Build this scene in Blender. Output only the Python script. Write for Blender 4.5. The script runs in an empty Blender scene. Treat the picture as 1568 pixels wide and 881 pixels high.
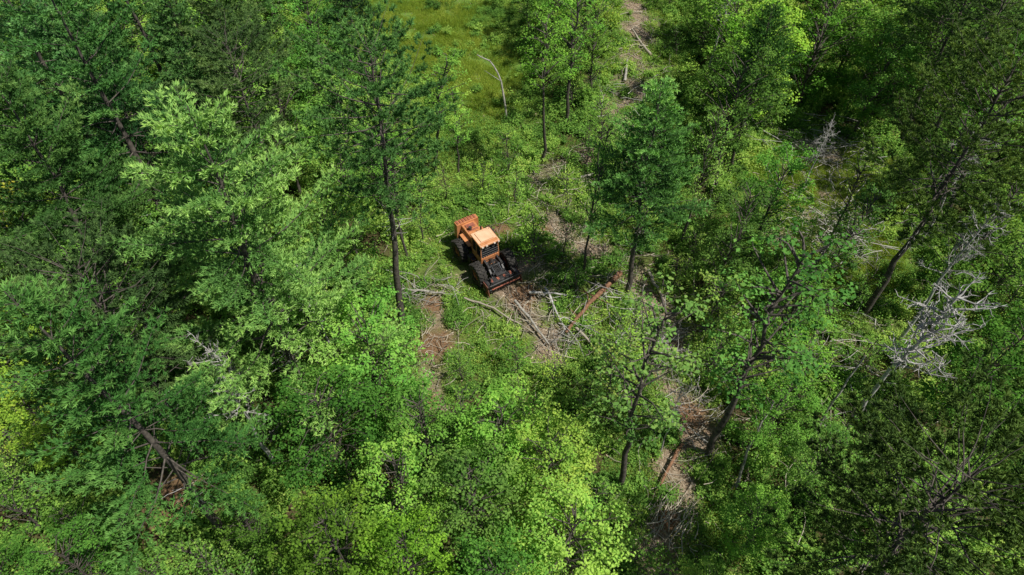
import bpy, bmesh, math, random
import numpy as np
from mathutils import Vector, Matrix

rng = np.random.default_rng(7)
random.seed(7)
scene = bpy.context.scene
scene.view_settings.view_transform = 'Standard'
scene.view_settings.look = 'None'
scene.view_settings.exposure = 0

# ------------------------------------------------------------------ materials
def nmat(name):
    m = bpy.data.materials.new(name); m.use_nodes = True
    nt = m.node_tree
    for n in list(nt.nodes): nt.nodes.remove(n)
    out = nt.nodes.new('ShaderNodeOutputMaterial')
    return m, nt, out

def N(nt, t, **kw):
    n = nt.nodes.new(t)
    for k, v in kw.items(): setattr(n, k, v)
    return n

def ramp(nt, stops):
    r = N(nt, 'ShaderNodeValToRGB')
    e = r.color_ramp.elements
    while len(e) < len(stops): e.new(0.5)
    for i, (p, c) in enumerate(stops):
        e[i].position = p; e[i].color = (*c, 1)
    return r

def math_node(nt, op, a, b):
    n = N(nt, 'ShaderNodeMath', operation=op)
    for i, v in enumerate((a, b)):
        if isinstance(v, (int, float)): n.inputs[i].default_value = v
        else: nt.links.new(v, n.inputs[i])
    return n.outputs[0]

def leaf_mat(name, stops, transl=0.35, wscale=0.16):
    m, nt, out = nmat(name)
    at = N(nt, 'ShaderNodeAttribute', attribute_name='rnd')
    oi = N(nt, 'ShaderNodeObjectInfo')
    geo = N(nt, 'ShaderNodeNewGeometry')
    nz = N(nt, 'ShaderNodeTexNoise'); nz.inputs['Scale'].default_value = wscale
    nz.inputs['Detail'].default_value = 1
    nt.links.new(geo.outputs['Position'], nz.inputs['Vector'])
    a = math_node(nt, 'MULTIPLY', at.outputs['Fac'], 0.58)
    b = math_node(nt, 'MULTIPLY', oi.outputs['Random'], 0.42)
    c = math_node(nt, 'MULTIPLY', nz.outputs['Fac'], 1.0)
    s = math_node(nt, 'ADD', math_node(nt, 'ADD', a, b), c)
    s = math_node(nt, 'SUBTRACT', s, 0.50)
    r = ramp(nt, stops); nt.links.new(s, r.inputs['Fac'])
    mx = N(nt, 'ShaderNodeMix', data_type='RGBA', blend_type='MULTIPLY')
    mx.inputs['Factor'].default_value = 1
    nt.links.new(r.outputs['Color'], mx.inputs['A']); nt.links.new(oi.outputs['Color'], mx.inputs['B'])
    p = N(nt, 'ShaderNodeBsdfDiffuse')
    nt.links.new(mx.outputs['Result'], p.inputs['Color'])
    t = N(nt, 'ShaderNodeBsdfTranslucent')
    hs = N(nt, 'ShaderNodeMix', data_type='RGBA', blend_type='MULTIPLY')
    hs.inputs['Factor'].default_value = 1
    hs.inputs['B'].default_value = (1.3, 1.2, 0.5, 1)
    nt.links.new(mx.outputs['Result'], hs.inputs['A']); nt.links.new(hs.outputs['Result'], t.inputs['Color'])
    ms = N(nt, 'ShaderNodeMixShader'); ms.inputs['Fac'].default_value = transl
    nt.links.new(p.outputs[0], ms.inputs[1]); nt.links.new(t.outputs[0], ms.inputs[2])
    nt.links.new(ms.outputs[0], out.inputs['Surface'])
    return m

def simple_mat(name, c1, c2, scale=4, rough=0.8, metal=0, spec=0.3, bump=0.0, use_rnd=False, detail=5):
    m, nt, out = nmat(name)
    geo = N(nt, 'ShaderNodeTexCoord')
    nz = N(nt, 'ShaderNodeTexNoise'); nz.inputs['Scale'].default_value = scale
    nz.inputs['Detail'].default_value = detail
    nt.links.new(geo.outputs['Object'], nz.inputs['Vector'])
    fac = nz.outputs['Fac']
    if use_rnd:
        at = N(nt, 'ShaderNodeAttribute', attribute_name='rnd')
        fac = math_node(nt, 'ADD', math_node(nt, 'MULTIPLY', at.outputs['Fac'], 0.7), math_node(nt, 'MULTIPLY', fac, 0.3))
        r = ramp(nt, [(0.1, c1), (0.85, c2)])
    else:
        r = ramp(nt, [(0.32, c1), (0.68, c2)])
    nt.links.new(fac, r.inputs['Fac'])
    p = N(nt, 'ShaderNodeBsdfPrincipled')
    p.inputs['Roughness'].default_value = rough; p.inputs['Metallic'].default_value = metal
    p.inputs['Specular IOR Level'].default_value = spec
    nt.links.new(r.outputs['Color'], p.inputs['Base Color'])
    if bump > 0:
        b = N(nt, 'ShaderNodeBump'); b.inputs['Strength'].default_value = bump
        nt.links.new(nz.outputs['Fac'], b.inputs['Height']); nt.links.new(b.outputs[0], p.inputs['Normal'])
    nt.links.new(p.outputs[0], out.inputs['Surface'])
    return m

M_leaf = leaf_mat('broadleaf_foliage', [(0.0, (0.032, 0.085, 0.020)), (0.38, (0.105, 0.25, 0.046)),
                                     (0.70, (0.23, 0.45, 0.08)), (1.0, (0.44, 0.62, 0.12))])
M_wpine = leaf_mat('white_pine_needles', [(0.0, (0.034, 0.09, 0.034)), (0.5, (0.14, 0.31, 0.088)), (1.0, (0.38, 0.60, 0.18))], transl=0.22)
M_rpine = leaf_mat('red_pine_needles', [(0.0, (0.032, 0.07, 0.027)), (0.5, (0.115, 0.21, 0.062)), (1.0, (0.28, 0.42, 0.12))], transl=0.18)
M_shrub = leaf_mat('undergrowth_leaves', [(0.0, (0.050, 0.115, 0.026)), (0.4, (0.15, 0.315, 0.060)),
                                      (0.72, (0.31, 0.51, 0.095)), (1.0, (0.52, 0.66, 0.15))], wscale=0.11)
M_grass = leaf_mat('grass_blades', [(0.0, (0.15, 0.25, 0.035)), (0.5, (0.32, 0.44, 0.055)), (1.0, (0.54, 0.58, 0.14))], wscale=0.2)
M_bark = simple_mat('bark', (0.045, 0.038, 0.033), (0.14, 0.12, 0.10), scale=6, rough=0.9, bump=0.5)
M_barkl = simple_mat('pale_bark', (0.20, 0.185, 0.16), (0.46, 0.43, 0.38), scale=5, rough=0.85, bump=0.3)
M_dead = simple_mat('dead_grey_wood', (0.26, 0.245, 0.23), (0.56, 0.54, 0.51), scale=3, rough=0.9)
M_red = simple_mat('red_brown_bark', (0.12, 0.06, 0.035), (0.30, 0.16, 0.09), scale=5, rough=0.9, bump=0.4)
M_stick = simple_mat('slash_wood', (0.09, 0.075, 0.055), (0.60, 0.53, 0.42), scale=1, rough=0.9, use_rnd=True)
M_brush = simple_mat('grey_brushwood', (0.12, 0.11, 0.10), (0.54, 0.51, 0.47), scale=1, rough=0.9, use_rnd=True)
M_chip = simple_mat('wood_chip', (0.17, 0.10, 0.06), (0.60, 0.48, 0.35), scale=1, rough=0.9, use_rnd=True)

# ------------------------------------------------------------------ mesh helper
def mk(name, parts, mats, link=None):
    me = bpy.data.meshes.new(name)
    vs, li, ls, mi, rn = [], [], [], [], []
    vo = 0; lo = 0
    for V, F, m, r in parts:
        F = np.asarray(F)
        if len(F) == 0: continue
        n, k = F.shape
        vs.append(np.asarray(V, dtype=np.float32)); li.append((F + vo).ravel())
        ls.append(lo + np.arange(n) * k); mi.append(np.full(n, m)); 
        rn.append(np.full(n, r) if np.isscalar(r) else np.asarray(r))
        vo += len(V); lo += n * k
    V = np.concatenate(vs); L = np.concatenate(li); S = np.concatenate(ls)
    MI = np.concatenate(mi); R = np.concatenate(rn)
    me.vertices.add(len(V)); me.vertices.foreach_set('co', V.ravel())
    me.loops.add(len(L)); me.loops.foreach_set('vertex_index', L.astype(np.int32))
    me.polygons.add(len(S)); me.polygons.foreach_set('loop_start', S.astype(np.int32))
    me.polygons.foreach_set('material_index', MI.astype(np.int32))
    me.update(calc_edges=True)
    a = me.attributes.new('rnd', 'FLOAT', 'FACE'); a.data.foreach_set('value', R.astype(np.float32))
    for m in mats: me.materials.append(m)
    me.validate()
    return me

def add_obj(name, me, loc=(0, 0, 0), rz=0, scale=(1, 1, 1), color=None, tilt=(0, 0)):
    o = bpy.data.objects.new(name, me)
    scene.collection.objects.link(o)
    o.location = loc; o.rotation_euler = (tilt[0], tilt[1], rz); o.scale = scale
    if color: o.color = (*color, 1)
    return o

def unit(v):
    return v / (np.linalg.norm(v, axis=-1, keepdims=True) + 1e-9)

def tube(P, R, sides=6):
    P = np.asarray(P, float); R = np.asarray(R, float); n = len(P)
    T = unit(np.gradient(P, axis=0))
    ref = np.array([0.31, 0.17, 0.93]); 
    if abs(T[0] @ ref) > 0.9: ref = np.array([1.0, 0.1, 0])
    A = unit(np.cross(T, ref)); B = np.cross(T, A)
    th = np.linspace(0, 2 * math.pi, sides, endpoint=False)
    V = P[:, None, :] + R[:, None, None] * (np.cos(th)[None, :, None] * A[:, None, :] + np.sin(th)[None, :, None] * B[:, None, :])
    V = V.reshape(-1, 3)
    i = np.arange(n - 1)[:, None]; j = np.arange(sides)[None, :]
    j2 = (j + 1) % sides
    F = np.stack([i * sides + j, i * sides + j2, (i + 1) * sides + j2, (i + 1) * sides + j], -1).reshape(-1, 4)
    return V, F

def leaves(P, Nrm, L, asp=0.6, g=rng):
    n = len(P)
    Nrm = unit(Nrm)
    T = unit(np.cross(Nrm, g.normal(size=(n, 3)))); B = np.cross(Nrm, T)
    L = np.broadcast_to(L, (n,))[:, None]
    W = L * asp
    fold = Nrm * L * 0.12
    V = np.stack([P - T * L / 2, P + B * W / 2 + fold, P + T * L / 2, P - B * W / 2 + fold], 1).reshape(-1, 3)
    F = np.arange(4 * n).reshape(n, 4)
    return V, F

def needles(P, D, k, L, w, spread, g=rng):
    n = len(P)
    P = np.repeat(P, k, 0); D = np.repeat(D, k, 0)
    d = unit(D + g.normal(size=(n * k, 3)) * spread)
    s = unit(np.cross(d, g.normal(size=(n * k, 3))))
    Ln = (L * g.uniform(0.75, 1.2, n * k))[:, None]
    V = np.stack([P - s * w / 2, P + s * w / 2, P + d * Ln], 1).reshape(-1, 3)
    F = np.arange(3 * n * k).reshape(-1, 3)
    return V, F

# ------------------------------------------------------------------ trees
def broadleaf(name, seed, H, zb, R, nc=60, lpc=170, ls=0.17, bark=M_bark, clump=(0.55, 1.0), sparse=0.0, top=0.45):
    g = np.random.default_rng(seed)
    parts = []
    n = 9
    z = np.linspace(-0.2, H * 0.93, n)
    wob = np.cumsum(g.normal(size=(n, 2)) * H * 0.012, 0)
    P = np.c_[wob, z]
    r0 = 0.010 * H + 0.02
    parts.append((*tube(P, np.linspace(r0, 0.02, n), 7), 0, 0.5))
    LP, LN, LR = [], [], []
    for i in range(nc):
        rel = (i + 0.5) / nc
        zc = zb + (H - zb) * rel ** 0.9
        t = rel
        prof = math.sqrt(max(0.02, 1 - ((t - top) / (1.02 - top if t > top else top + 0.25)) ** 2))
        az = i * 2.39996 + g.normal() * 0.5
        rr = R * prof * math.sqrt(g.uniform(0.12, 1.25))
        tz = np.interp(zc, z, np.arange(n)); k0 = int(min(tz, n - 2)); f = tz - k0
        tc = P[k0] * (1 - f) + P[k0 + 1] * f
        c = np.array([tc[0] + rr * math.cos(az), tc[1] + rr * math.sin(az), zc])
        zs = max(zb * 0.7, zc - rr * 0.75)
        ti = np.interp(zs, z, np.arange(n)); k1 = int(min(ti, n - 2)); f1 = ti - k1
        s = P[k1] * (1 - f1) + P[k1 + 1] * f1
        mid = s * 0.45 + c * 0.55 + np.array([0, 0, 0.12 * rr]) + g.normal(size=3) * 0.1
        parts.append((*tube(np.array([s, mid, c]), np.array([0.28 * r0, 0.15 * r0, 0.010]) + 0.006, 4), 0, 0.5))
        cr = g.uniform(*clump) * (0.75 + 0.35 * prof)
        m = int(lpc * (cr / 0.8) ** 2 * g.uniform(0.5, 1.25))
        ns = 7
        sub = g.normal(size=(ns, 3)); sub = unit(sub) * g.uniform(0.3, 1.0, (ns, 1)) * cr * np.array([1, 1, 0.6])
        which = g.integers(0, ns, m)
        off = g.normal(size=(m, 3)) * cr * np.array([0.24, 0.24, 0.12])
        p = c + sub[which] + off
        dirn = unit(sub[which] + off)
        nn = unit(dirn * 0.45 + np.array([0, 0, 0.9]) + g.normal(size=(m, 3)) * 0.45)
        LP.append(p); LN.append(nn)
        crown_shading = np.clip(0.45 * rr / (R * prof + .01) + 0.25 * (sub[which][:, 2] + off[:, 2]) / cr, -0.2, 0.5)  # crown shade put into leaf tone: inner and lower leaves darker
        LR.append(np.clip(g.uniform(0, 1, m) * 0.5 + g.uniform(0, 0.3) + crown_shading - 0.05, 0, 1))
        for q in range(2):
            parts.append((*tube(np.array([c, c + sub[q] * 0.6, c + sub[q]]), [0.014, 0.01, 0.005], 3), 0, 0.5))
    LP = np.concatenate(LP); LN = np.concatenate(LN); LR = np.concatenate(LR)
    keep = g.uniform(size=len(LP)) > sparse
    LP, LN, LR = LP[keep], LN[keep], LR[keep]
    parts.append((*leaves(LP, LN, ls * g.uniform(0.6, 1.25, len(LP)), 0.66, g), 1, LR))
    return mk(name, parts, [bark, M_leaf])

def pine(name, seed, H, zb, R, kind='white', gap=0.55, nb=6, irr=0.35, thin=0.0):
    g = np.random.default_rng(seed)
    parts = []
    n = 12
    z = np.linspace(-0.2, H, n)
    wob = np.cumsum(g.normal(size=(n, 2)) * H * 0.006, 0)
    TP = np.c_[wob, z]
    r0 = 0.0125 * H
    parts.append((*tube(TP, np.linspace(r0, 0.02, n), 8), 0, 0.5))
    TPs, TDs, TRs = [], [], []
    zz = zb * 0.75
    while zz < H - 0.2:
        rel = (zz - zb) / (H - zb)
        tc = np.array([np.interp(zz, z, TP[:, 0]), np.interp(zz, z, TP[:, 1]), zz])
        off = g.uniform(0, 6.28)
        for b in range(nb):
            az = off + b * 2 * math.pi / nb + g.normal() * 0.25
            dead = rel < 0
            if kind == 'white':
                prof = (1 - max(rel, 0)) ** 0.62 if rel > 0.12 else 0.85 + rel
            else:
                prof = math.sqrt(max(0.03, 1 - ((max(rel, 0) - 0.4) / 0.66) ** 2))
            L = R * prof * (1 + g.uniform(-irr, irr * 0.6)) + 0.25
            if dead: L *= g.uniform(0.2, 0.45)
            el = math.radians(-6 + 45 * max(rel, 0) ** 1.3 + g.normal() * 7)
            m = 6
            s = np.linspace(0, 1, m)
            out = np.array([math.cos(az), math.sin(az), 0])
            bend = 0.16 if kind == 'white' else 0.22
            BP = tc + out * (L * math.cos(el) * s)[:, None] + np.array([0, 0, 1]) * (L * (math.sin(el) * s + bend * s ** 2.2))[:, None]
            BP[1:] += np.cumsum(g.normal(size=(m - 1, 3)) * 0.022 * L, 0)
            br = 0.008 * L + 0.010
            parts.append((*tube(BP, np.linspace(br, 0.006, m), 4), 0 if not dead else 2, 0.5))
            if dead:
                continue
            white = kind == 'white'
            start = max(0.12, 0.34 - 0.18 * rel) if white else 0.34
            nt_ = max(3, int(L * (1 - start) / (0.135 if white else 0.19)))
            btone = g.uniform(-0.22, 0.15)
            for q in range(nt_):
                sq = start + (1 - start) * (q + g.uniform(0, 0.8)) / nt_
                c = np.array([np.interp(sq, s, BP[:, a]) for a in range(3)])
                side = 1 if q % 2 else -1
                a2 = az + side * math.radians(g.uniform(20, 62))
                if white:
                    tl = 0.32 + min(1.0, 0.44 * L * (1 - sq) ** 0.7) * g.uniform(0.45, 1)
                    td = np.array([math.cos(a2), math.sin(a2), g.uniform(0.02, 0.3)])
                    k = max(3, int(tl / 0.105))
                    tt = (np.arange(k) + g.uniform(0, 0.6, k)) / k * tl
                    pp = c + td * tt[:, None] + g.normal(size=(k, 3)) * 0.04
                    TPs.append(pp)
                    TDs.append(unit(np.tile(td, (k, 1)) * 0.75 + np.array([0, 0, 0.55]) + g.normal(size=(k, 3)) * 0.2))
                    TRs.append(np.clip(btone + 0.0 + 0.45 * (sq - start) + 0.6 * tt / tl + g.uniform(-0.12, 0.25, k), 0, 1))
                else:
                    tl = 0.35 + 0.36 * L * (1.05 - sq) * g.uniform(0.5, 1)
                    td = np.array([math.cos(a2), math.sin(a2), g.uniform(0.1, 0.6)])
                    k = 5
                    tt = tl * np.linspace(0.55, 1.0, k)
                    pp = c + td * tt[:, None] + g.normal(size=(k, 3)) * 0.03
                    TPs.append(pp)
                    TDs.append(unit(np.tile(td, (k, 1)) * 0.5 + np.array([0, 0, 0.45])))
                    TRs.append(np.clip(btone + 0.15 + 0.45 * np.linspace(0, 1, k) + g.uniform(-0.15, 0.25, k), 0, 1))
        zz += gap * g.uniform(0.75, 1.25)
    P = np.concatenate(TPs); D = np.concatenate(TDs); Rr = np.concatenate(TRs)
    if kind == 'white':
        k = 7; V, F = needles(P, D, k, 0.22, 0.064, 0.48, g)
    else:
        k = 11; V, F = needles(P, D, k, 0.21, 0.060, 0.75, g)
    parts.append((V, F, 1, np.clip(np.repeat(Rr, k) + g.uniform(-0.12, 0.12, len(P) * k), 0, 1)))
    print(name, len(F))
    return mk(name, parts, [M_bark, M_wpine if kind == 'white' else M_rpine, M_dead])

def dead_tree(name, seed, H, R, zb, nb=26, br=0.042):
    g = np.random.default_rng(seed)
    parts = []
    def grow(p, d, L, r, lev):
        m = 6; pts = [p]; dd = d.copy()
        for i in range(m - 1):
            dd = unit(dd + g.normal(size=3) * 0.16 + np.array([0, 0, 0.05])); pts.append(pts[-1] + dd * L / (m - 1))
        pts = np.array(pts)
        parts.append((*tube(pts, np.linspace(r, max(0.008, r * 0.3), m), 4), 0, g.uniform()))
        if lev < 3:
            for c in range([0, 5, 4][lev] if lev else 0):
                s = g.integers(1, m)
                nd = unit(dd + g.normal(size=3) * 0.8)
                grow(pts[s], nd, L * g.uniform(0.3, 0.6), r * 0.6, lev + 1)
    z = np.linspace(-0.2, H, 9); w = np.cumsum(g.normal(size=(9, 2)) * 0.12, 0)
    T = np.c_[w, z]
    parts.append((*tube(T, np.linspace(0.16, 0.03, 9), 7), 0, 0.5))
    for i in range(nb):
        zz = zb + (H - zb) * (i / nb)
        c = np.array([np.interp(zz, z, T[:, 0]), np.interp(zz, z, T[:, 1]), zz])
        az = i * 2.4 + g.normal() * 0.3
        d = unit(np.array([math.cos(az), math.sin(az), g.uniform(0.1, 0.9)]))
        grow(c, d, R * g.uniform(0.5, 1.1) * (1 - 0.4 * i / nb), br, 1)
    return mk(name, parts, [M_dead])

BL = [broadleaf('broad_a', 1, 10, 2.6, 2.5, 56, 170, clump=(0.45, 0.95)),
      broadleaf('broad_b', 2, 10, 2.0, 2.8, 60, 165, clump=(0.4, 0.9)),
      broadleaf('broad_c', 3, 10, 3.4, 2.4, 48, 175, clump=(0.4, 0.9)),
      broadleaf('broad_d', 14, 10, 1.5, 2.4, 62, 160, clump=(0.35, 0.85), top=0.35)]
SP = [broadleaf('slim_a', 4, 14, 6.5, 1.8, 40, 120, clump=(0.35, 0.75), sparse=0.1),
      broadleaf('slim_b', 5, 14, 5.5, 1.6, 44, 100, clump=(0.35, 0.65), sparse=0.15),
      broadleaf('slim_c', 6, 14, 8, 2.1, 40, 120, clump=(0.35, 0.8), sparse=0.1)]
SAP = [broadleaf('sapling_a', 8, 5, 0.9, 1.3, 26, 85, ls=0.15, clump=(0.3, 0.6)),
       broadleaf('sapling_b', 9, 5, 1.2, 1.1, 24, 80, ls=0.14, clump=(0.3, 0.55), sparse=0.2)]
WP = [pine('wpine_a', 21, 21, 6.8, 5.9, 'white', gap=1.0, nb=6, irr=0.5),
      pine('wpine_b', 22, 16, 6.0, 3.5, 'white', gap=0.72, nb=6, irr=0.4),
      pine('wpine_c', 23, 20, 6.5, 4.3, 'white', gap=1.0, nb=5, irr=0.5)]
RP = [pine('rpine_a', 31, 20, 11.0, 3.4, 'red', gap=0.62, nb=5, irr=0.5),
      pine('rpine_b', 32, 18, 8.0, 3.9, 'red', gap=0.60, nb=6, irr=0.5)]
DT = [dead_tree('dead_a', 41, 12, 1.9, 6.0), dead_tree('dead_b', 42, 12, 2.2, 6.5, nb=30, br=0.06)]

# ------------------------------------------------------------------ terrain
def gh(x, y):
    x = np.asarray(x, float); y = np.asarray(y, float)
    return (0.22 * np.sin(x * 0.21 + 1) * np.cos(y * 0.17) + 0.10 * np.sin(x * 0.63 + y * 0.41) + 0.05 * np.sin(x * 1.5 - y * 1.1 + 2)) * np.exp(-((x / 150) ** 2 + (y / 150) ** 2))

def dist_poly(x, y, pts):
    d = np.full(np.shape(x), 1e9)
    for (ax, ay), (bx, by) in zip(pts[:-1], pts[1:]):
        vx, vy = bx - ax, by - ay
        t = np.clip(((x - ax) * vx + (y - ay) * vy) / (vx * vx + vy * vy), 0, 1)
        d = np.minimum(d, np.hypot(x - ax - t * vx, y - ay - t * vy))
    return d

TRAILS = [([(12.7, 60), (13, 42), (13.5, 33.5), (11.0, 24), (9.2, 18)], 2.2, .95),
          ([(9.2, 18), (6.0, 14), (1.5, 11.5), (2.5, 8), (3.2, 5), (1.5, 2.5), (0.0, 0.5)], 1.6, .72),
          ([(3.2, 5), (7, 3), (9.8, 0), (10.2, -5), (10.4, -8.6), (10.7, -11), (8.2, -16.5), (7, -24)], 1.5, 1.0),
          ([(0, 0), (1.0, -2.5), (3.2, -4.4), (2.5, -6)], 1.3, .9),
          ([(-2, 3), (-5.5, -1.6), (-4.9, -5.5), (-5.1, -9.5)], 1.2, .7),
          ([(20, 4), (24, 8), (27, 16)], 2.4, .7)]
def chips(x, y):
    m = np.zeros(np.shape(x))
    for p, w, s in TRAILS:
        d = dist_poly(x, y, p) + 0.5 * np.sin(x * 1.3 + y * 0.9) + 0.35 * np.sin(x * 2.9 - y * 2.3)
        m = np.maximum(m, np.clip(1.25 - d / w, 0, 1) * s)
    return m * np.clip(0.8 + 0.5 * np.sin(x * 0.9 + 1.3 * np.sin(y * 0.7)) * np.sin(y * 1.1 + x * 0.3), 0.25, 1)
def dirt(x, y):
    m = np.zeros(np.shape(x))
    for cx, cy, r in [(-4.9, -5.0, 1.8), (-5.4, -1.6, 1.2), (-5.0, -9.3, 0.9), (0.8, -0.9, 1.6), (10.8, -10.3, 1.6), (8.3, -16.6, 1.1), (-18.6, -15.8, 2.2), (-1.0, 5.5, 1.3), (2.5, 5.5, .9)]:
        m = np.maximum(m, np.clip(1.3 - np.hypot(x - cx, (y - cy)) / r, 0, 1))
    return m
def grassy(x, y):
    m = np.zeros(np.shape(x))
    for cx, cy, rx, ry in [(-9.5, 36, 8.0, 9), (-3.5, 26, 5.0, 6.5), (25, 11, 6, 5), (24, 3, 4, 3), (-6, -19.5, 1.6, 1.6)]:
        m = np.maximum(m, np.clip(1.6 - np.hypot((x - cx) / rx, (y - cy) / ry) * 1.2, 0, 1))
    return m
def opening(x, y):
    m = np.zeros(np.shape(x))
    for cx, cy, rx, ry in [(0.5, 5, 8, 8), (2, -3, 7.5, 5), (-9, 37, 10, 14), (13, 32, 4, 20), (9, -10, 3, 12), (25, 7, 8, 11), (-5, -4, 3, 5), (-3, 22, 6, 10)]:
        m = np.maximum(m, np.clip((1.3 - np.hypot((x - cx) / rx, (y - cy) / ry)) * 3, 0, 1))
    return m

inner = np.concatenate([np.arange(-60, 60.01, 0.5)])
outer = np.array([80, 120, 200, 400, 800, 1600.])
xs = np.concatenate([-outer[::-1], inner, outer]); ys = np.concatenate([-outer[::-1], inner + 10, outer + 10])
X, Y = np.meshgrid(xs, ys, indexing='ij')
V = np.stack([X, Y, gh(X, Y)], -1).reshape(-1, 3)
nx, ny = X.shape
i, j = np.meshgrid(np.arange(nx - 1), np.arange(ny - 1), indexing='ij')
F = np.stack([i * ny + j, (i + 1) * ny + j, (i + 1) * ny + j + 1, i * ny + j + 1], -1).reshape(-1, 4)

m, nt, out = nmat('forest_floor')
geo = N(nt, 'ShaderNodeNewGeometry')
def noise(s, d=6, r=0.6):
    n = N(nt, 'ShaderNodeTexNoise'); n.inputs['Scale'].default_value = s; n.inputs['Detail'].default_value = d
    n.inputs['Roughness'].default_value = r
    nt.links.new(geo.outputs['Position'], n.inputs['Vector']); return n.outputs['Fac']
nA = noise(5.5, 4); nB = noise(9.0, 6, 0.75); nC = noise(1.2, 3)
litter = ramp(nt, [(0.3, (0.045, 0.032, 0.02)), (0.5, (0.11, 0.078, 0.045)), (0.62, (0.06, 0.10, 0.022)), (0.8, (0.18, 0.15, 0.09))])
nt.links.new(nA, litter.inputs['Fac'])
green = ramp(nt, [(0.3, (0.07, 0.11, 0.025)), (0.55, (0.15, 0.25, 0.045)), (0.8, (0.30, 0.34, 0.10))])
nt.links.new(nA, green.inputs['Fac'])
chipc = ramp(nt, [(0.30, (0.12, 0.08, 0.05)), (0.5, (0.30, 0.225, 0.155)), (0.72, (0.54, 0.45, 0.34))])
nt.links.new(nB, chipc.inputs['Fac'])
dirtc = ramp(nt, [(0.3, (0.12, 0.070, 0.042)), (0.7, (0.32, 0.195, 0.11))])
nt.links.new(nB, dirtc.inputs['Fac'])
def mixc(a, b, f):
    x = N(nt, 'ShaderNodeMix', data_type='RGBA'); nt.links.new(a, x.inputs['A']); nt.links.new(b, x.inputs['B']); nt.links.new(f, x.inputs['Factor'])
    return x.outputs['Result']
def mask(name, w=1.6):
    a = N(nt, 'ShaderNodeAttribute', attribute_name=name).outputs['Fac']
    v = math_node(nt, 'ADD', math_node(nt, 'MULTIPLY', a, w), math_node(nt, 'MULTIPLY', math_node(nt, 'SUBTRACT', nC, 0.55), 2.2))
    v = math_node(nt, 'MULTIPLY', v, a)
    n = N(nt, 'ShaderNodeClamp'); nt.links.new(v, n.inputs[0]); return n.outputs[0]
c = mixc(litter.outputs['Color'], green.outputs['Color'], mask('grassm', 1.8))
c = mixc(c, chipc.outputs['Color'], mask('chipm', 1.9))
c = mixc(c, dirtc.outputs['Color'], mask('dirtm'))
p = N(nt, 'ShaderNodeBsdfDiffuse')
nt.links.new(c, p.inputs['Color'])
b = N(nt, 'ShaderNodeBump'); b.inputs['Strength'].default_value = 0.7; b.inputs['Distance'].default_value = 0.15
nt.links.new(nB, b.inputs['Height']); nt.links.new(b.outputs[0], p.inputs['Normal'])
nt.links.new(p.outputs[0], out.inputs['Surface'])
me = mk('ground', [(V, F, 0, 0.5)], [m])
fx, fy = V[:, 0], V[:, 1]
for nm, arr in (('chipm', chips(fx, fy)), ('dirtm', dirt(fx, fy)), ('grassm', np.clip(grassy(fx, fy) + 0.25 + 0.4 * opening(fx, fy), 0, 1))):
    a = me.attributes.new(nm, 'FLOAT', 'POINT'); a.data.foreach_set('value', arr.astype(np.float32))
add_obj('ground', me)

# ------------------------------------------------------------------ scatter (instanced collections)
def scatter(name, xy, scl, idx, sources, zoff=0.0, tilt=0.1):
    col = bpy.data.collections.new(name + '_plants')
    for k, s in enumerate(sources):
        o = bpy.data.objects.new('%s_kind_%02d' % (name, k), s); col.objects.link(o)
    n = len(xy)
    me = bpy.data.meshes.new(name)
    me.vertices.add(n)
    co = np.c_[xy, gh(xy[:, 0], xy[:, 1]) + zoff].astype(np.float32)
    me.vertices.foreach_set('co', co.ravel())
    rot = np.c_[rng.normal(size=(n, 2)) * tilt, rng.uniform(0, 6.283, n)].astype(np.float32)
    a = me.attributes.new('rot', 'FLOAT_VECTOR', 'POINT'); a.data.foreach_set('vector', rot.ravel())
    a = me.attributes.new('scl', 'FLOAT', 'POINT'); a.data.foreach_set('value', scl.astype(np.float32))
    a = me.attributes.new('idx', 'INT', 'POINT'); a.data.foreach_set('value', idx.astype(np.int32))
    me.update()
    o = add_obj(name, me)
    ng = bpy.data.node_groups.new(name, 'GeometryNodeTree')
    ng.interface.new_socket(name='Geometry', in_out='INPUT', socket_type='NodeSocketGeometry')
    ng.interface.new_socket(name='Geometry', in_out='OUTPUT', socket_type='NodeSocketGeometry')
    gi = ng.nodes.new('NodeGroupInput'); go = ng.nodes.new('NodeGroupOutput')
    ip = ng.nodes.new('GeometryNodeInstanceOnPoints')
    ci = ng.nodes.new('GeometryNodeCollectionInfo')
    ci.inputs['Collection'].default_value = col
    ci.inputs['Separate Children'].default_value = True
    ci.inputs['Reset Children'].default_value = True
    ip.inputs['Pick Instance'].default_value = True
    def na(t, nm):
        q = ng.nodes.new('GeometryNodeInputNamedAttribute'); q.data_type = t; q.inputs['Name'].default_value = nm
        return q.outputs['Attribute']
    ng.links.new(gi.outputs[0], ip.inputs['Points'])
    ng.links.new(ci.outputs[0], ip.inputs['Instance'])
    ng.links.new(na('FLOAT_VECTOR', 'rot'), ip.inputs['Rotation'])
    ng.links.new(na('FLOAT', 'scl'), ip.inputs['Scale'])
    ng.links.new(na('INT', 'idx'), ip.inputs['Instance Index'])
    ng.links.new(ip.outputs[0], go.inputs[0])
    md = o.modifiers.new('scatter', 'NODES'); md.node_group = ng
    print(name, n)
    return o

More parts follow.
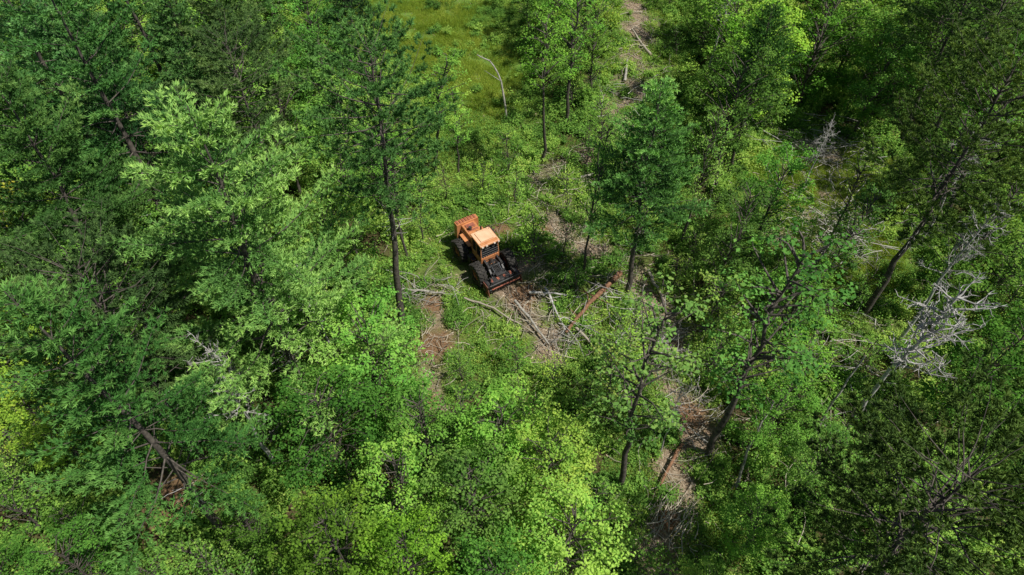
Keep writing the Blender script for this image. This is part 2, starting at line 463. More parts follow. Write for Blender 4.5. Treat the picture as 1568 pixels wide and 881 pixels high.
def shrub(name, seed, R, H, n, ls, stems=14):
    g = np.random.default_rng(seed); parts = []; LP = []; LN = []
    for s in range(stems):
        az = g.uniform(0, 6.28); rr = R * math.sqrt(g.uniform(0.02, 1)); h = H * g.uniform(0.45, 1) * (1 - 0.35 * rr / R)
        tip = np.array([rr * math.cos(az), rr * math.sin(az), h])
        parts.append((*tube(np.array([[tip[0] * .2, tip[1] * .2, -0.05], tip * [.6, .6, .55], tip]), [0.018, 0.012, 0.005], 3), 0, 0.5))
        k = n // stems; t = g.uniform(0.35, 1.05, k)
        LP.append(tip * t[:, None] + g.normal(size=(k, 3)) * np.array([0.16, 0.16, 0.10]) * (0.6 + R * 0.4))
        LN.append(g.normal(size=(k, 3)) * 0.45 + np.array([0, 0, 1]))
    P = np.concatenate(LP); P[:, 2] = np.maximum(P[:, 2], 0.03)
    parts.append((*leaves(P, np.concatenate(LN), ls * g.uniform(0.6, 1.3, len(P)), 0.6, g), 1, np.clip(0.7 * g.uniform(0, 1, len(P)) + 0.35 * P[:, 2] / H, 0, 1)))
    return mk(name, parts, [M_bark, M_shrub])

SH = [shrub('bush_a', 51, 0.9, 1.3, 560, 0.16), shrub('bush_b', 52, 0.7, 1.8, 500, 0.15), shrub('bush_c', 53, 1.1, 0.9, 640, 0.17),
      shrub('bush_d', 54, 0.8, 1.1, 400, 0.20)]
def herb(name, seed, R=0.8, n=190, ng_=130, hgt=0.28):
    g = np.random.default_rng(seed)
    r = R * np.sqrt(g.uniform(0, 1, n)); a = g.uniform(0, 6.28, n)
    P = np.c_[r * np.cos(a), r * np.sin(a), g.uniform(0.02, hgt, n) * (1 - 0.4 * r / R)]
    parts = [(*leaves(P, g.normal(size=(n, 3)) * 0.4 + [0, 0, 1], 0.11 * g.uniform(0.6, 1.3, n), 0.6, g), 0, g.uniform(0, 1, n))]
    r = R * np.sqrt(g.uniform(0, 1, ng_)); a = g.uniform(0, 6.28, ng_)
    P = np.c_[r * np.cos(a), r * np.sin(a), np.zeros(ng_)]
    V, F = needles(P, np.tile([0, 0, 1.0], (ng_, 1)), 1, 0.34, 0.03, 0.6, g)
    parts.append((V, F, 1, g.uniform(0, 1, ng_)))
    return mk(name, parts, [M_shrub, M_grass])
HB = [herb('herb_a', 61), herb('herb_b', 62, n=260, ng_=50), herb('herb_c', 63, n=30, ng_=420, hgt=0.15)]

def rand_xy(n, x0=-64, x1=64, y0=-24, y1=50):
    return np.c_[rng.uniform(x0, x1, n), rng.uniform(y0, y1, n)]
def inview(p, mrg=6):
    return np.abs(p[:, 0]) < 36 + 0.47 * p[:, 1] + mrg

MC = np.array([-1.95, 2.15]); FW = np.array([0.515, -0.857])
def clear_machine(p, pad=0.4):
    d = p - MC; l = d @ FW; w = d @ np.array([-FW[1], FW[0]])
    return ~((np.abs(l) < 2.9 + pad) & (np.abs(w) < 1.6 + pad))

# bushes
p = rand_xy(11500); p = p[inview(p, 3)]
x, y = p.T
ck = chips(x, y); op = opening(x, y); gr = grassy(x, y); dr = dirt(x, y)
prob = 0.72 - 0.05 * op - 0.8 * ck - 0.55 * gr - 1.0 * dr
k = (rng.uniform(size=len(p)) < prob) & clear_machine(p, 0.9)
p = p[k]; op = op[k]
scatter('undergrowth', p, rng.uniform(0.5, 1.35, len(p)) * (1 - 0.3 * op), rng.integers(0, 4, len(p)), SH)
# herbs + grass
p = rand_xy(15000); p = p[inview(p, 2)]
x, y = p.T
ck = chips(x, y); gr = grassy(x, y); dr = dirt(x, y); op = opening(x, y)
near = np.exp(-((x - 1) ** 2 + (y + 1) ** 2) / 40)
prob = 0.22 + 0.6 * op - 0.8 * ck - 0.9 * dr + 0.3 * gr - 0.3 * near
k = (rng.uniform(size=len(p)) < prob) & clear_machine(p, 0.2)
p = p[k]; gr = gr[k]
idx = np.where(rng.uniform(size=len(p)) < gr, 2, rng.integers(0, 2, len(p)))
scatter('grass', p, rng.uniform(0.6, 1.35, len(p)), idx, HB)
# saplings
p = rand_xy(1150); p = p[inview(p, 2)]
x, y = p.T
prob = 0.72 - 0.62 * opening(x, y) - 0.7 * chips(x, y) - 0.6 * grassy(x, y) - dirt(x, y)
k = (rng.uniform(size=len(p)) < prob) & clear_machine(p, 1.6)
p = p[k]
scatter('saplings', p, rng.uniform(0.5, 1.1, len(p)), rng.integers(0, 2, len(p)), SAP, tilt=0.05)

# ------------------------------------------------------------------ named trees
DK = (0.62, 0.70, 0.60); BR = (1.15, 1.12, 0.95); YL = (1.5, 1.25, 0.8); NE = (1, 1, 1); OL = (1.35, 1.1, 0.8)
placed = []
def tree(kind, x, y, h, col=NE, w=1.0, v=None):
    lib, base, nm = {'bl': (BL, 10, 'broadleaf_tree'), 'sp': (SP, 14, 'slender_tree'), 'sap': (SAP, 5, 'sapling_tree'),
                     'wp0': ([WP[0]], 21, 'white_pine_tree'), 'wp1': ([WP[1]], 16, 'white_pine_tree'), 'wp2': ([WP[2]], 20, 'white_pine_tree'),
                     'rp0': ([RP[0]], 20, 'red_pine_tree'), 'rp1': ([RP[1]], 18, 'red_pine_tree'), 'dead': ([DT[0]], 12, 'dead_tree'), 'dead2': ([DT[1]], 12, 'dead_tree')}[kind]
    me = lib[v if v is not None else random.randrange(len(lib))]
    s = h / base
    c = tuple(a * random.uniform(0.88, 1.12) for a in col)
    add_obj(nm, me, (x, y, float(gh(x, y))), random.uniform(0, 6.28), (s * w, s * w, s), c, (random.gauss(0, 0.02), random.gauss(0, 0.02)))
    placed.append((x, y))

T = [('wp0', -12, -10, 21.5, (1.15, 1.25, 1.2), 1), ('wp2', -22.7, 0.7, 22, (.85, .9, .85), 1.1), ('wp0', -21.6, -6.3, 20, DK, 0.95), ('rp0', -7.3, -3.5, 20.4, (.95, 1, 1), 1),
     ('wp2', -15.2, -17.3, 20, DK, 0.95),
     ('wp1', 7.7, -0.8, 16, (1.55, 1.5, 1.2), 1), ('sp', -6.1, 12, 11.5, NE, 1.25), ('sp', 2.5, 14, 13.5, BR, 1), ('sp', 4.7, 19, 14, NE, 1.1),
     ('sp', 4.8, 0.6, 13, NE, 0.7), ('sp', 5.8, -14.5, 16.7, (.9, 1, 1.1), 1), ('sp', 11.4, -12.5, 17.7, (.9, 1, 1.05), 1.1), ('dead2', 19.7, -11.2, 12.8, NE, 1),
     ('rp1', 14.3, -22.3, 17.5, OL, 1.05), ('rp1', 24, -2.3, 18.6, (1.1, .95, .8), 1.0), ('rp0', -15.2, 3.6, 17, NE, 1.0),
     ('bl', -4.7, -13.9, 8.6, NE, 1), ('bl', -0.8, -14.2, 8.4, BR, 1), ('bl', -5.6, -17.2, 8.5, NE, 1), ('bl', -1.9, -18.2, 9, NE, 1), ('bl', 2.1, -16.2, 8.6, NE, 1),
     ('bl', 2.8, -19.6, 9, BR, 1), ('bl', -7.5, -20.4, 9, YL, 1), ('bl', -4.6, -21.2, 8.5, YL, 0.9), ('bl', -0.7, -21.6, 8.6, NE, 1),
     ('bl', -7.9, -10.7, 10, (0.85, 1, .95), 1), ('bl', -9.3, -13.9, 9.5, DK, 1), ('bl', 13.8, -12.2, 7.5, NE, .85), ('bl', 15.2, -15.8, 8, NE, .85),
     ('bl', 11.8, -18.6, 6.5, BR, .9), ('bl', 8.8, -22, 6.5, BR, .9), ('bl', 15.8, -6.4, 9.5, NE, .85),
     ('bl', 14.0, -0.8, 10, NE, .85), ('bl', 17.2, 3.2, 9.5, BR, .95), ('bl', 15.5, 9.5, 12, NE, .9), ('bl', 19.6, 16.4, 12, BR, 1), ('bl', 18, 21, 12, NE, 1),
     ('bl', 25.3, 21.4, 12, DK, 1.1), ('bl', 29.5, 17.5, 10, NE, 1), ('bl', 35, 20.4, 12, DK, 1.1), ('bl', 25.4, -10.5, 10, DK, .95),
     ('bl', 29, -1.2, 11, DK, 1), ('bl', 7.1, 22.5, 11, BR, .85), ('wp1', 18.0, 12.5, 14, DK, .9), ('bl', -17, 22.8, 11, NE, 1),
     ('bl', -23, 22, 12, NE, 1), ('bl', -28, 26, 13, NE, 1), ('bl', -23.5, -13.9, 8.5, (1.25, 1.05, .75), .9), ('bl', -29, -4, 12, (1.35, 1.1, .8), 1), ('bl', -28.5, -9.5, 10, (1.35, 1.1, .8), 1),
     ('bl', -12.1, -18.7, 7.0, DK, .8), ('sp', -7.6, 2.4, 10.5, NE, 1), ('sp', -4.2, 12.2, 8, NE, 1.1), ('sap', 1.6, 2.1, 5, BR, 1),
     ('sap', -0.5, 12.5, 4.5, NE, 1), ('bl', -9.8, 7.5, 8, NE, .8), ('bl', -12.5, 10, 10, NE, .9), ('bl', -14, 16, 10, NE, 1), ('wp1', -19, 12, 17, DK, 1),
     ('sp', 6.9, 9.5, 9, NE, .9), ('bl', 11.2, 8.2, 6.5, BR, .9), ('bl', 4, 29, 9, NE, 1), ('bl', 7.5, 32, 10, BR, 1),
     ('bl', 19.5, -1.5, 7, NE, .9), ('bl', 19.5, -18, 7, NE, 1), ('sp', 32, 6, 14, NE, 1.2), ('bl', 32.5, 9, 9, NE, 1),
     ('rp0', 33, 13, 17, NE, 1), ('wp2', -30, 8, 21, NE, 1), ('wp2', -27, 16, 19, DK, 1), ('sap', 5.6, -9.5, 5.5, NE, 1),
     ('sap', 7.4, -6.4, 4.5, BR, 1), ('sap', 4.2, 7.5, 4, BR, 1), ('sap', -3.0, -11.5, 5.0, BR, 1.2), ('sap', 0.2, -11.0, 5, BR, 1.1), ('sap', 12.9, -3.8, 5.5, NE, 1.2), ('sap', -7.5, -7.0, 6, NE, 1.1),
     ('sap', 14.2, -9, 5.5, BR, 1.2), ('sap', 17.3, -8.5, 5, BR, 1.2), ('sap', -25, -17, 5, BR, 1.2), ('bl', -29, -16, 7, NE, 1),
     ('sp', 12.6, 4.6, 12, NE, .8), ('sp', 18.6, -4.2, 13, NE, .8), ('sp', 21.4, 1.2, 12, NE, .8),
     ('dead', -10.8, -7.5, 10, (.8, .8, .8), .8), ('dead', 22.5, 9.5, 7, NE, .9), ('dead', 29.5, 3.5, 11, NE, .8), ('dead', 8.6, -12.6, 7, NE, .6), ('dead', 25, -5, 12, NE, .8), ('dead', -13.5, -13.2, 11, NE, .9),
     ('sap', -5.3, 8.6, 4, NE, 1), ('sap', -2.4, 9.6, 3.4, BR, 1), ('sap', 3.6, 2.6, 3.6, BR, 1), ('sap', 6.2, 5.6, 4, NE, 1), ('sap', 0.4, 8.6, 3.4, NE, 1), ('sap', -3.0, -7.6, 3, BR, 1.1),
     ('sap', 0.4, -7.2, 3.4, NE, 1.1), ('sap', 2.4, -8.2, 3.6, BR, 1.1), ('sap', 8.0, -3.9, 3.4, NE, 1), ('sap', -6.6, 4.6, 4.4, NE, 1), ('bl', -20.6, -20.2, 6.5, DK, 1), ('bl', -24.5, -20.5, 6.5, DK, 1), ('sap', -21.5, -17.6, 4.5, DK, 1.2)]
for t in T: tree(*t)

# surrounding forest (one instanced mass)
fl = BL + [SP[0], SP[2], WP[1], WP[2], RP[1], DT[0]]
pts = []; sc = []; ix = []
P0 = np.array(placed)
for _ in range(8000):
    x = random.uniform(-62, 62); y = random.uniform(-24, 48)
    if abs(x) > 36 + .47 * y + 4: continue
    if opening(x, y) > 0.05 or chips(x, y) > 0 or grassy(x, y) > 0.1: continue
    if -10 < x < 19 and y < 24: continue
    if -25 < x < -8 and y < -14: continue
    if x >= 19 and x < 23.5 and y < -3: continue
    right = x > 15
    q = np.array([x, y])
    md = 4.8 if right and y < 14 else 4.1
    if np.min(np.hypot(*(P0 - q).T)) < md - .4: continue
    if pts and np.min(np.hypot(*(np.array(pts) - q).T)) < md: continue
    pts.append((x, y)); kk = random.choices(range(10), [5, 5, 5, 5, 2.5, 2.5, 3 if x < 0 else .7, 6 if x < 0 else .3, 3, 1])[0]
    ix.append(kk); sc.append((random.uniform(0.7, 1.0) if right and y < 14 else random.uniform(0.9, 1.25)) if kk < 4 else random.uniform(.7, .95))
scatter('forest', np.array(pts), np.array(sc), np.array(ix), fl, tilt=0.02)

# ------------------------------------------------------------------ slash, logs, chips
def sticks(n, cx, cy, r0, r1, lmin, lmax, rad, zmax=0.3, ang=None, spread=1.5, cols=(0, 1)):
    parts = []
    for i in range(n):
        x = cx + rng.normal() * r0; y = cy + rng.normal() * r1
        if not clear_machine(np.array([[x, y]]), 0.5)[0]: continue
        a = rng.uniform(0, 6.28) if ang is None else ang + rng.normal() * spread
        L = lmin + (lmax - lmin) * rng.uniform() ** 2; d = np.array([math.cos(a), math.sin(a), rng.normal() * 0.12])
        z = float(gh(x, y)) + rng.uniform(0.03, zmax)
        c = np.array([x, y, z])
        t = np.linspace(-.5, .5, 5)
        P = c + d * (L * t)[:, None]
        P += np.cumsum(rng.normal(size=(5, 3)) * L * 0.028, 0) + np.outer(t ** 2, rng.normal(size=3) * [1, 1, .3]) * L * .5
        r = rad * rng.uniform(0.35, 1.3)
        col = rng.uniform(*cols)
        parts.append((*tube(P, r * np.linspace(1, .3, 5), 4), 0, col))
        if L > 1.2 and rng.uniform() < .7:
            for q in range(rng.integers(1, 4)):
                s = rng.integers(1, 4); dd = unit(d + rng.normal(size=3) * .6) * L * rng.uniform(.15, .4)
                parts.append((*tube(np.array([P[s], P[s] + dd * .5 + rng.normal(size=3) * .03 * L, P[s] + dd]), [r * .5, r * .35, r * .15], 3), 0, col))
    return parts
parts = []
for poly, w, s_ in TRAILS:
    for (ax, ay), (bx, by) in zip(poly[:-1], poly[1:]):
        L = math.hypot(bx - ax, by - ay)
        for s in np.arange(0, L, 0.8):
            f = s / L
            parts += sticks(10, ax + f * (bx - ax), ay + f * (by - ay), w * 0.8, w * 0.8, 0.3, 2.2, 0.026, 0.35)
parts += sticks(560, 1.5, 1, 6, 6, 0.3, 2.8, 0.028, 0.5)
parts += sticks(70, 2.5, -3.0, 2.4, 1.3, 0.8, 3.6, 0.034, .4)
parts += sticks(130, 4.5, 12, 3.5, 2.5, 0.6, 3.2, 0.032, .4)
parts += sticks(180, 12.5, 28, 2.0, 8, 0.6, 3.4, 0.04, .4)
parts += sticks(460, 17, -5, 6, 9, 0.5, 3.6, 0.028, 1.2)
add_obj('slash_debris', mk('slash_debris', parts, [M_stick]))
for cx, cy, r0, r1, n in [(26, 15, 2.8, 2.2, 170), (25, 6.5, 1.9, 1.6, 120), (24, 3.2, 1.5, 1.0, 80), (9.8, -4.8, 1.5, 1.0, 60), (-13.2, -10.4, 2.2, 1.3, 60), (11, 22, 1.6, 2, 50), (-5.9, -.7, 1.5, .6, 26), (3.5, -4.5, 1, .7, 22), (11, -9, 1, 2, 36), (20, -6, 2, 3, 80), (6.5, -1.0, 1.2, .7, 24)]:
    add_obj('brush_pile', mk('brush_pile', sticks(n, cx, cy, r0, r1, 0.8, 4.2, 0.034, 1.0), [M_brush]))
add_obj('brush_pile', mk('brush_pile', sticks(40, 8.7, -16.2, 0.6, 0.7, 0.8, 3.0, 0.036, 0.6, ang=0.9, spread=0.35, cols=(.6, 1)), [M_stick]))

n = 60000
p = np.c_[rng.uniform(-14, 32, n), rng.uniform(-24, 46, n)]
k = rng.uniform(size=n) < np.clip(chips(p[:, 0], p[:, 1]) * 1.0 + 0.15 * opening(p[:, 0], p[:, 1]), 0, 1)
p = p[k]
P = np.c_[p, gh(p[:, 0], p[:, 1]) + rng.uniform(0.01, 0.05, len(p))]
add_obj('wood_chips', mk('wood_chips', [(*leaves(P, rng.normal(size=(len(P), 3)) * 0.25 + [0, 0, 1], rng.uniform(0.06, 0.24, len(P)), 0.4), 0, rng.uniform(0, 1, len(P)))], [M_chip]))

def log(name, pts, r, mat, sides=9, taper=0.5, branches=0):
    pts = np.array(pts, float)
    t = np.linspace(0, len(pts) - 1, 10)
    Q = np.stack([np.interp(t, np.arange(len(pts)), pts[:, a]) for a in range(3)], -1)
    Q[1:-1] = (Q[:-2] + Q[1:-1] * 2 + Q[2:]) / 4
    Q[:, :2] += rng.normal(size=(10, 2)) * 0.03
    Q[:, 2] += gh(Q[:, 0], Q[:, 1])
    parts = [(*tube(Q, np.linspace(r, r * taper, 10) * rng.uniform(0.93, 1.07, 10), sides), 0, 0.5)]
    Vc, Fc = parts[0][0], parts[0][1]
    parts.append((Vc[:sides], np.arange(sides)[None, ::-1], 1, 0.5)); parts.append((Vc[-sides:], np.arange(sides)[None, :], 1, 0.5))
    for b_ in range(branches):
        s = rng.integers(3, 9); d = unit(rng.normal(size=3) * [1, 1, .6] + [0, 0, .4]); L = rng.uniform(.5, 1.8)
        parts.append((*tube(np.array([Q[s], Q[s] + d * L * .5 + rng.normal(size=3) * .08, Q[s] + d * L]), [r * .3, r * .2, .01], 4), 0, .5))
    add_obj(name, mk(name, parts, [mat, M_chip]))
log('fallen_log', [(7.6, .9, .55), (5.4, -1.8, .55), (3.5, -4.5, .5)], 0.20, M_red, branches=5)
log('fallen_log', [(2.3, -.6, .4), (2.8, -2.2, .4), (3.7, -4.6, .3)], 0.10, M_dead, branches=4)
log('fallen_log', [(-7.6, -.5, .45), (-4.1, -1, .4)], 0.10, M_barkl, branches=4)
log('fallen_log', [(9.2, -5.2, .45), (11.8, -4.3, .45)], 0.12, M_barkl)
log('fallen_log', [(9.0, -6.4, .4), (11.4, -6.0, .45)], 0.10, M_barkl)
log('fallen_log', [(1.2, -.9, .4), (4.9, -1.6, .5)], 0.09, M_dead, branches=4)
log('fallen_log', [(-3.2, -1.2, .3), (-1, -2.3, .35), (1.4, -4.3, .3)], 0.08, M_stick, branches=4)
log('fallen_log', [(9.6, 1.2, .4), (10.4, -1.6, .4)], 0.13, M_stick)
log('fallen_log', [(-30.5, -11, .5), (-24.4, -14.8, .4)], 0.22, M_bark, branches=4)
log('fallen_log', [(10.6, 25.5, .3), (11.2, 29, .5)], 0.15, M_barkl)
log('fallen_log', [(13.6, 30, .3), (12.4, 35, .4)], 0.14, M_stick, branches=3)
log('fallen_log', [(-18.5, -17.5, .3), (-14, -20, .25)], 0.12, M_bark, branches=5)
log('fallen_log', [(-22, -15.5, .3), (-19, -19.5, .25)], 0.14, M_bark, branches=5)
log('fallen_log', [(9.8, -12.3, .3), (7.6, -15.6, .4)], 0.11, M_red, branches=2)
log('fallen_log', [(15.5, -2, .5), (18.5, -5.0, .8)], 0.10, M_barkl, branches=5)
log('fallen_log', [(12.5, -6.2, .4), (14.5, -8.8, .6)], 0.09, M_dead, branches=5)
log('fallen_log', [(0.2, -1.6, .4), (2.4, -5.2, .35)], 0.10, M_barkl, branches=3)
log('fallen_log', [(5.5, 11.5, .3), (9.0, 13.2, .35)], 0.10, M_barkl, branches=4)
log('fallen_log', [(6.6, -5.2, .4), (8.8, -2.6, .4)], 0.08, M_dead, branches=4)
log('fallen_log', [(4.2, -4.0, .4), (6.6, -7.6, .4)], 0.10, M_stick, branches=4)
log('birch_trunk', [(-.5, 19.5, -.1), (-.7, 20.0, 3), (-1.5, 20.8, 4.8), (-2.9, 21.4, 5.4)], 0.11, M_barkl, taper=.4, branches=2)
log('birch_trunk', [(12.4, -14.9, -.1), (12.3, -14.2, 3.5), (13.1, -13.2, 6.5)], 0.09, M_barkl, taper=.4, branches=2)
log('birch_trunk', [(17.0, -12.5, -.1), (17.1, -12.0, 4.0), (17.9, -11.2, 7.5)], 0.09, M_barkl, taper=.4, branches=3)

# ------------------------------------------------------------------ forestry mulcher
M_or = simple_mat('orange_paint', (0.46, 0.17, 0.065), (0.62, 0.27, 0.11), scale=3, rough=0.5, spec=0.4)
M_roof = simple_mat('faded_sunlit_paint', (0.68, 0.41, 0.24), (0.80, 0.53, 0.34), scale=2, rough=0.55, spec=0.4)  # roof paler than body: fading plus sunlit tone put into the colour
M_rd = simple_mat('rusty_red_paint', (0.20, 0.06, 0.04), (0.38, 0.13, 0.08), scale=7, rough=0.7)
M_blk = simple_mat('black_steel', (0.012, 0.012, 0.013), (0.06, 0.057, 0.055), scale=6, rough=0.5, spec=0.5)
M_tyre = simple_mat('tyre_rubber', (0.014, 0.014, 0.014), (0.065, 0.058, 0.05), scale=8, rough=0.85)
M_gls = simple_mat('dark_glass', (0.01, 0.013, 0.015), (0.02, 0.025, 0.03), scale=2, rough=0.08, spec=0.8)
M_chr = simple_mat('chrome_rod', (0.5, 0.5, 0.5), (0.6, 0.6, 0.6), scale=3, rough=0.2, metal=1)
M_lamp = simple_mat('lamp_lens', (0.6, 0.6, 0.55), (0.7, 0.7, 0.65), scale=3, rough=0.2)

root = bpy.data.objects.new('forestry_mulcher', None); scene.collection.objects.link(root)
root.location = (MC[0], MC[1], float(gh(*MC)) + 0.02); root.rotation_euler = (0, 0, math.atan2(FW[1], FW[0]))

class Part:
    def __init__(s, name, mats): s.bm = bmesh.new(); s.name = name; s.mats = mats
    def _fin(s, geom_v, mi):
        for f in {f for v in geom_v for f in v.link_faces}: f.material_index = mi
    def box(s, x0, x1, y0, y1, z0, z1, mi=0, bev=0.03, taper=None, rot=None):
        r = bmesh.ops.create_cube(s.bm, size=1); vs = r['verts']
        c = Vector(((x0 + x1) / 2, (y0 + y1) / 2, (z0 + z1) / 2))
        for v in vs:
            fx, fy, fz = v.co
            X = fx * (x1 - x0); Yy = fy * (y1 - y0); Z = fz * (z1 - z0)
            if taper and fz > 0: X = X * taper[0] + taper[2]; Yy *= taper[1]
            v.co = Vector((X, Yy, Z))
            if rot: v.co = rot @ v.co
            v.co += c
        s._fin(vs, mi)
        if bev > 0:
            es = {e for v in vs for e in v.link_edges}
            bmesh.ops.bevel(s.bm, geom=list(es), offset=bev, segments=2, affect='EDGES', profile=0.6)
    def cyl(s, a, b, r, mi=0, seg=14, r2=None):
        a = Vector(a); b = Vector(b); d = b - a
        M = Matrix.Translation((a + b) / 2) @ d.to_track_quat('Z', 'Y').to_matrix().to_4x4()
        rr = bmesh.ops.create_cone(s.bm, cap_ends=True, segments=seg, radius1=r, radius2=r if r2 is None else r2, depth=d.length, matrix=M)
        s._fin(rr['verts'], mi)
    def done(s):
        me = bpy.data.meshes.new(s.name)
        bmesh.ops.recalc_face_normals(s.bm, faces=s.bm.faces)
        s.bm.to_mesh(me); s.bm.free()
        for m_ in s.mats: me.materials.append(m_)
        o = bpy.data.objects.new(s.name, me); scene.collection.objects.link(o); o.parent = root
        return o

# wheels
def wheel_mesh():
    R, W = 0.84, 0.66
    prof = [(0.40, -W * .36), (0.44, -W * .47), (0.64, -W * .5), (0.75, -W * .46), (0.79, -W * .3), (0.80, 0), (0.79, W * .3), (0.75, W * .46), (0.64, W * .5), (0.44, W * .47), (0.40, W * .36)]
    seg = 36; bm = bmesh.new(); rings = []
    for k in range(seg):
        a = 2 * math.pi * k / seg
        rings.append([bm.verts.new((r * math.cos(a), yy, r * math.sin(a))) for r, yy in prof])
    for k in range(seg):
        A, B = rings[k], rings[(k + 1) % seg]
        for q in range(len(prof) - 1):
            bm.faces.new((A[q], B[q], B[q + 1], A[q + 1]))
    for sgn in (-1, 1):
        rr = bmesh.ops.create_cone(bm, cap_ends=True, segments=24, radius1=0.41, radius2=0.41, depth=0.04,
                                   matrix=Matrix.Translation((0, sgn * W * .30, 0)) @ Matrix.Rotation(math.pi / 2, 4, 'X'))
        for f in {f for v in rr['verts'] for f in v.link_faces}: f.material_index = 1
        rr = bmesh.ops.create_cone(bm, cap_ends=True, segments=14, radius1=0.17, radius2=0.14, depth=0.16,
                                   matrix=Matrix.Translation((0, sgn * W * .36, 0)) @ Matrix.Rotation(math.pi / 2, 4, 'X'))
        for f in {f for v in rr['verts'] for f in v.link_faces}: f.material_index = 1
        for b_ in range(10):
            a = b_ * math.pi / 5
            bmesh.ops.create_cone(bm, cap_ends=True, segments=6, radius1=0.022, radius2=0.022, depth=0.05,
                                  matrix=Matrix.Translation((0.27 * math.cos(a), sgn * W * .345, 0.27 * math.sin(a))) @ Matrix.Rotation(math.pi / 2, 4, 'X'))
    for k in range(18):
        for sgn in (-1, 1):
            a = 2 * math.pi * (k + (0.5 if sgn > 0 else 0)) / 18
            M = Matrix.Rotation(-a, 4, 'Y') @ Matrix.Translation((0.82, sgn * W * .26, 0)) @ Matrix.Rotation(sgn * 0.6, 4, 'X')
            rr = bmesh.ops.create_cube(bm, size=1, matrix=M @ Matrix.Diagonal((0.10, W * .50, 0.075, 1)))
    bmesh.ops.recalc_face_normals(bm, faces=bm.faces)
    me = bpy.data.meshes.new('wheel'); bm.to_mesh(me); bm.free()
    me.materials.append(M_tyre); me.materials.append(M_rd); return me
wm = wheel_mesh()
for nm, x, y in (('rear_right_wheel', -1.38, -1.2), ('rear_left_wheel', -1.38, 1.2), ('front_right_wheel', 1.28, -1.2), ('front_left_wheel', 1.28, 1.2)):
    o = bpy.data.objects.new(nm, wm); scene.collection.objects.link(o); o.parent = root; o.location = (x, y, 0.82); o.rotation_euler = (0, random.random(), 0)

P = Part('chassis', [M_blk, M_rd])
P.box(-2.55, -0.1, -.5, .5, .55, 1.12); P.box(0.15, 2.0, -.38, .38, .55, 1.0)
P.cyl((-1.38, -.9, .82), (-1.38, .9, .82), .19); P.cyl((1.28, -.9, .82), (1.28, .9, .82), .19)
P.cyl((0.05, 0, .5), (0.05, 0, 1.15), .17); P.box(-.25, .3, -.3, .3, .95, 1.08)
P.box(-.50, -.12, -1.12, -.55, .62, 1.12, 0); P.box(-.50, -.12, .55, 1.12, .62, 1.12, 0)
P.done()

P = Part('engine_hood', [M_or, M_rd, M_blk])
P.box(-2.45, -.52, -.60, .60, 1.14, 2.12, 0, .07, taper=(0.98, .86, 0))
P.box(-2.86, -2.36, -.90, .90, .95, 2.26, 0, .05, taper=(.9, .97, .02))
for k in range(7):
    P.box(-2.80, -2.42, -.78 + k * .225, -.64 + k * .225, 2.242, 2.32, 1, .012)
P.box(-2.93, -2.868, -.80, .80, 1.1, 2.1, 2, .01)
for k in range(8): P.box(-2.965, -2.932, -.78, .78, 1.14 + k * .12, 1.19 + k * .12, 1, .006)
P.box(-2.2, -1.75, -.34, .34, 2.125, 2.20, 1, .02); P.box(-1.65, -1.45, -.40, .40, 2.125, 2.165, 1, .02); P.box(-1.3, -.8, -.42, .42, 2.125, 2.165, 0, .02)
for s in (-1, 1):
    for k in range(6): P.box(-2.2 + k * .2, -2.08 + k * .2, s * .612 - .012, s * .612 + .012, 1.45, 1.85, 2, .004)
    P.box(-1.95, -.60, s * .76 - .16, s * .76 + .12, 1.70, 1.76, 0, .02)
P.cyl((-1.0, .33, 2.1), (-1.0, .33, 2.75), .06, 2); P.cyl((-1.62, -.2, 2.2), (-1.62, -.2, 2.42), .12, 2)
P.done()

P = Part('cab', [M_or, M_gls, M_roof, M_blk, M_lamp])
P.box(-.50, .86, -.72, .72, 1.12, 1.62, 0, .04)
P.box(-.44, .80, -.66, .66, 1.60, 2.74, 1, .02, taper=(.93, .95, -.03))
for sx, tx in ((-.47, -.45), (.16, .14), (.82, .74)):
    for s in (-1, 1): P.cyl((sx, s * .69, 1.6), (tx, s * .66, 2.78), .042, 0, 8)
for k in range(1, 8):
    yy = -.69 + k * .1725
    P.cyl((.845, yy, 1.6), (.775, yy, 2.75), .012, 3, 5)
for k in range(1, 6):
    zz = 1.6 + k * .19
    P.cyl((.855 - .012 * k, -.69, zz), (.855 - .012 * k, .69, zz), .012, 3, 5)
    for s in (-1, 1): P.cyl((-.45, s * .70, zz), (.80, s * .70, zz), .011, 3, 5)
P.box(-.60, .94, -.76, .76, 2.76, 2.88, 2, .045)
P.box(-.42, .55, -.50, .50, 2.882, 2.925, 2, .018)
P.box(.60, .86, -.66, .66, 2.883, 2.91, 0, .01)
for k in (-.62, -.3, .3, .62): P.box(.95, 1.03, k - .08, k + .08, 2.78, 2.89, 4, .015)
P.cyl((-.35, .6, 2.88), (-.35, .6, 3.35), .012, 3, 5)
P.box(.86, 1.2, -.50, .50, 1.13, 1.20, 3, .02)
P.box(-.1, .15, -1.0, -.74, .62, .66, 3, .01); P.box(-.1, .15, -1.05, -.74, .98, 1.02, 3, .01)
P.done()

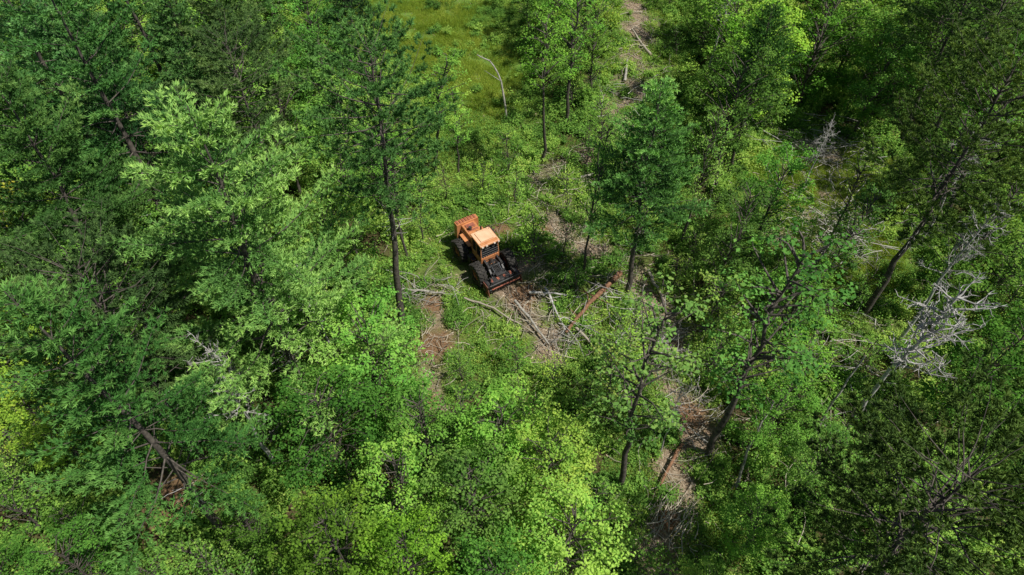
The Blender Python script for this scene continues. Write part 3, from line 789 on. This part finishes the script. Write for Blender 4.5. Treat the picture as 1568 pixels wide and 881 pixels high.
P = Part('lift_arms', [M_blk, M_chr, M_rd])
for s in (-1, 1):
    P.box(.72, 1.5, s * .5 - .07, s * .5 + .07, 1.18, 1.44, 0, .02, rot=Matrix.Rotation(0.10, 3, 'Y'))
    P.box(1.35, 2.2, s * .5 - .07, s * .5 + .07, .78, 1.02, 0, .02, rot=Matrix.Rotation(0.62, 3, 'Y'))
    P.box(1.28, 1.60, s * .5 - .085, s * .5 + .085, 1.05, 1.36, 0, .03)
    P.cyl((.75, s * .28, .98), (1.45, s * .28, 1.32), .07); P.cyl((1.45, s * .28, 1.32), (2.0, s * .28, 1.05), .035, 1)
P.cyl((1.45, -.5, 1.2), (1.45, .5, 1.2), .07); P.cyl((.80, -.55, 1.3), (.80, .55, 1.3), .07)
P.cyl((2.12, -.6, .75), (2.12, .6, .75), .07)
P.box(1.9, 2.1, -.5, .5, .5, 1.1, 0, .03)
for k in range(5):
    yy = -.16 + k * .08
    prev = Vector((.6, yy, 1.2))
    for q in range(1, 9):
        t = q / 8; cur = Vector((.6 + 1.55 * t, yy + .05 * math.sin(5 * t + k), 1.2 + .42 * math.sin(math.pi * t) * (1 - .3 * k / 5) - .15 * t))
        P.cyl(prev, cur, .02, 0, 6); prev = cur
P.done()

P = Part('mulching_head', [M_blk, M_rd, M_chr])
P.box(2.12, 2.76, -1.26, 1.26, .55, .95, 0, .04, taper=(.75, .99, -.05))
P.box(2.12, 2.20, -1.26, 1.26, .15, .58, 0, .01)
for s in (-1, 1):
    P.box(2.10, 3.02, s * 1.30 - .035, s * 1.30 + .035, .08, .90, 1, .02, taper=(.7, 1, -.1))
    P.box(2.30, 2.50, s * .9 - .04, s * .9 + .04, .90, 1.25, 0, .01)
    P.cyl((2.45, s * .95, 1.0), (3.0, s * .95, 1.18), .045)
    P.box(2.3, 2.6, s * 1.38 - .04, s * 1.38 + .04, .3, .6, 0, .02)
P.cyl((3.0, -1.26, 1.18), (3.0, 1.26, 1.18), .055, 0)
P.cyl((3.0, -1.1, .78), (3.0, 1.1, .78), .05, 1)
for k in (-1.0, -.5, 0, .5, 1.0): P.cyl((3.0, k, .78), (3.0, k, 1.18), .03, 0, 8)
P.cyl((2.62, -1.24, .36), (2.62, 1.24, .36), .20, 0, 18)
for k in range(44):
    a = k * 2.4; yy = -1.1 + k * .051
    P.box(2.62 + .24 * math.cos(a) - .03, 2.62 + .24 * math.cos(a) + .03, yy - .03, yy + .03, .36 + .24 * math.sin(a) - .03, .36 + .24 * math.sin(a) + .03, 2, .005)
for k in range(4): P.box(2.24, 2.58, -.9 + k * .5, -.72 + k * .5, .955, .99, 1, .01)
P.box(2.05, 2.35, -.35, .35, .98, 1.15, 0, .03)
P.done()

# ------------------------------------------------------------------ light, sky, camera
az = math.radians(-22); el = math.radians(60)
S = Vector((math.cos(el) * math.cos(az), math.cos(el) * math.sin(az), math.sin(el)))
sun = bpy.data.lights.new('sun', 'SUN'); sun.energy = 5.0; sun.angle = math.radians(0.5); sun.color = (1, 0.97, 0.89)
so = bpy.data.objects.new('sun', sun); scene.collection.objects.link(so)
so.rotation_euler = (-S).to_track_quat('-Z', 'Y').to_euler(); so.location = S * 100
w = bpy.data.worlds.new('World'); scene.world = w; w.use_nodes = True
nt = w.node_tree
bg = nt.nodes['Background']; sky = nt.nodes.new('ShaderNodeTexSky'); sky.sky_type = 'NISHITA'; sky.sun_disc = False
sky.sun_elevation = el; sky.sun_rotation = math.atan2(S.x, S.y)
nt.links.new(sky.outputs[0], bg.inputs[0]); bg.inputs[1].default_value = 0.065

cam = bpy.data.cameras.new('camera'); cam.sensor_width = 36; cam.lens = 24; cam.clip_end = 5000
co = bpy.data.objects.new('camera', cam); scene.collection.objects.link(co)
co.location = (0, -31.3, 36); co.rotation_euler = (math.radians(41), 0, 0)
scene.camera = co
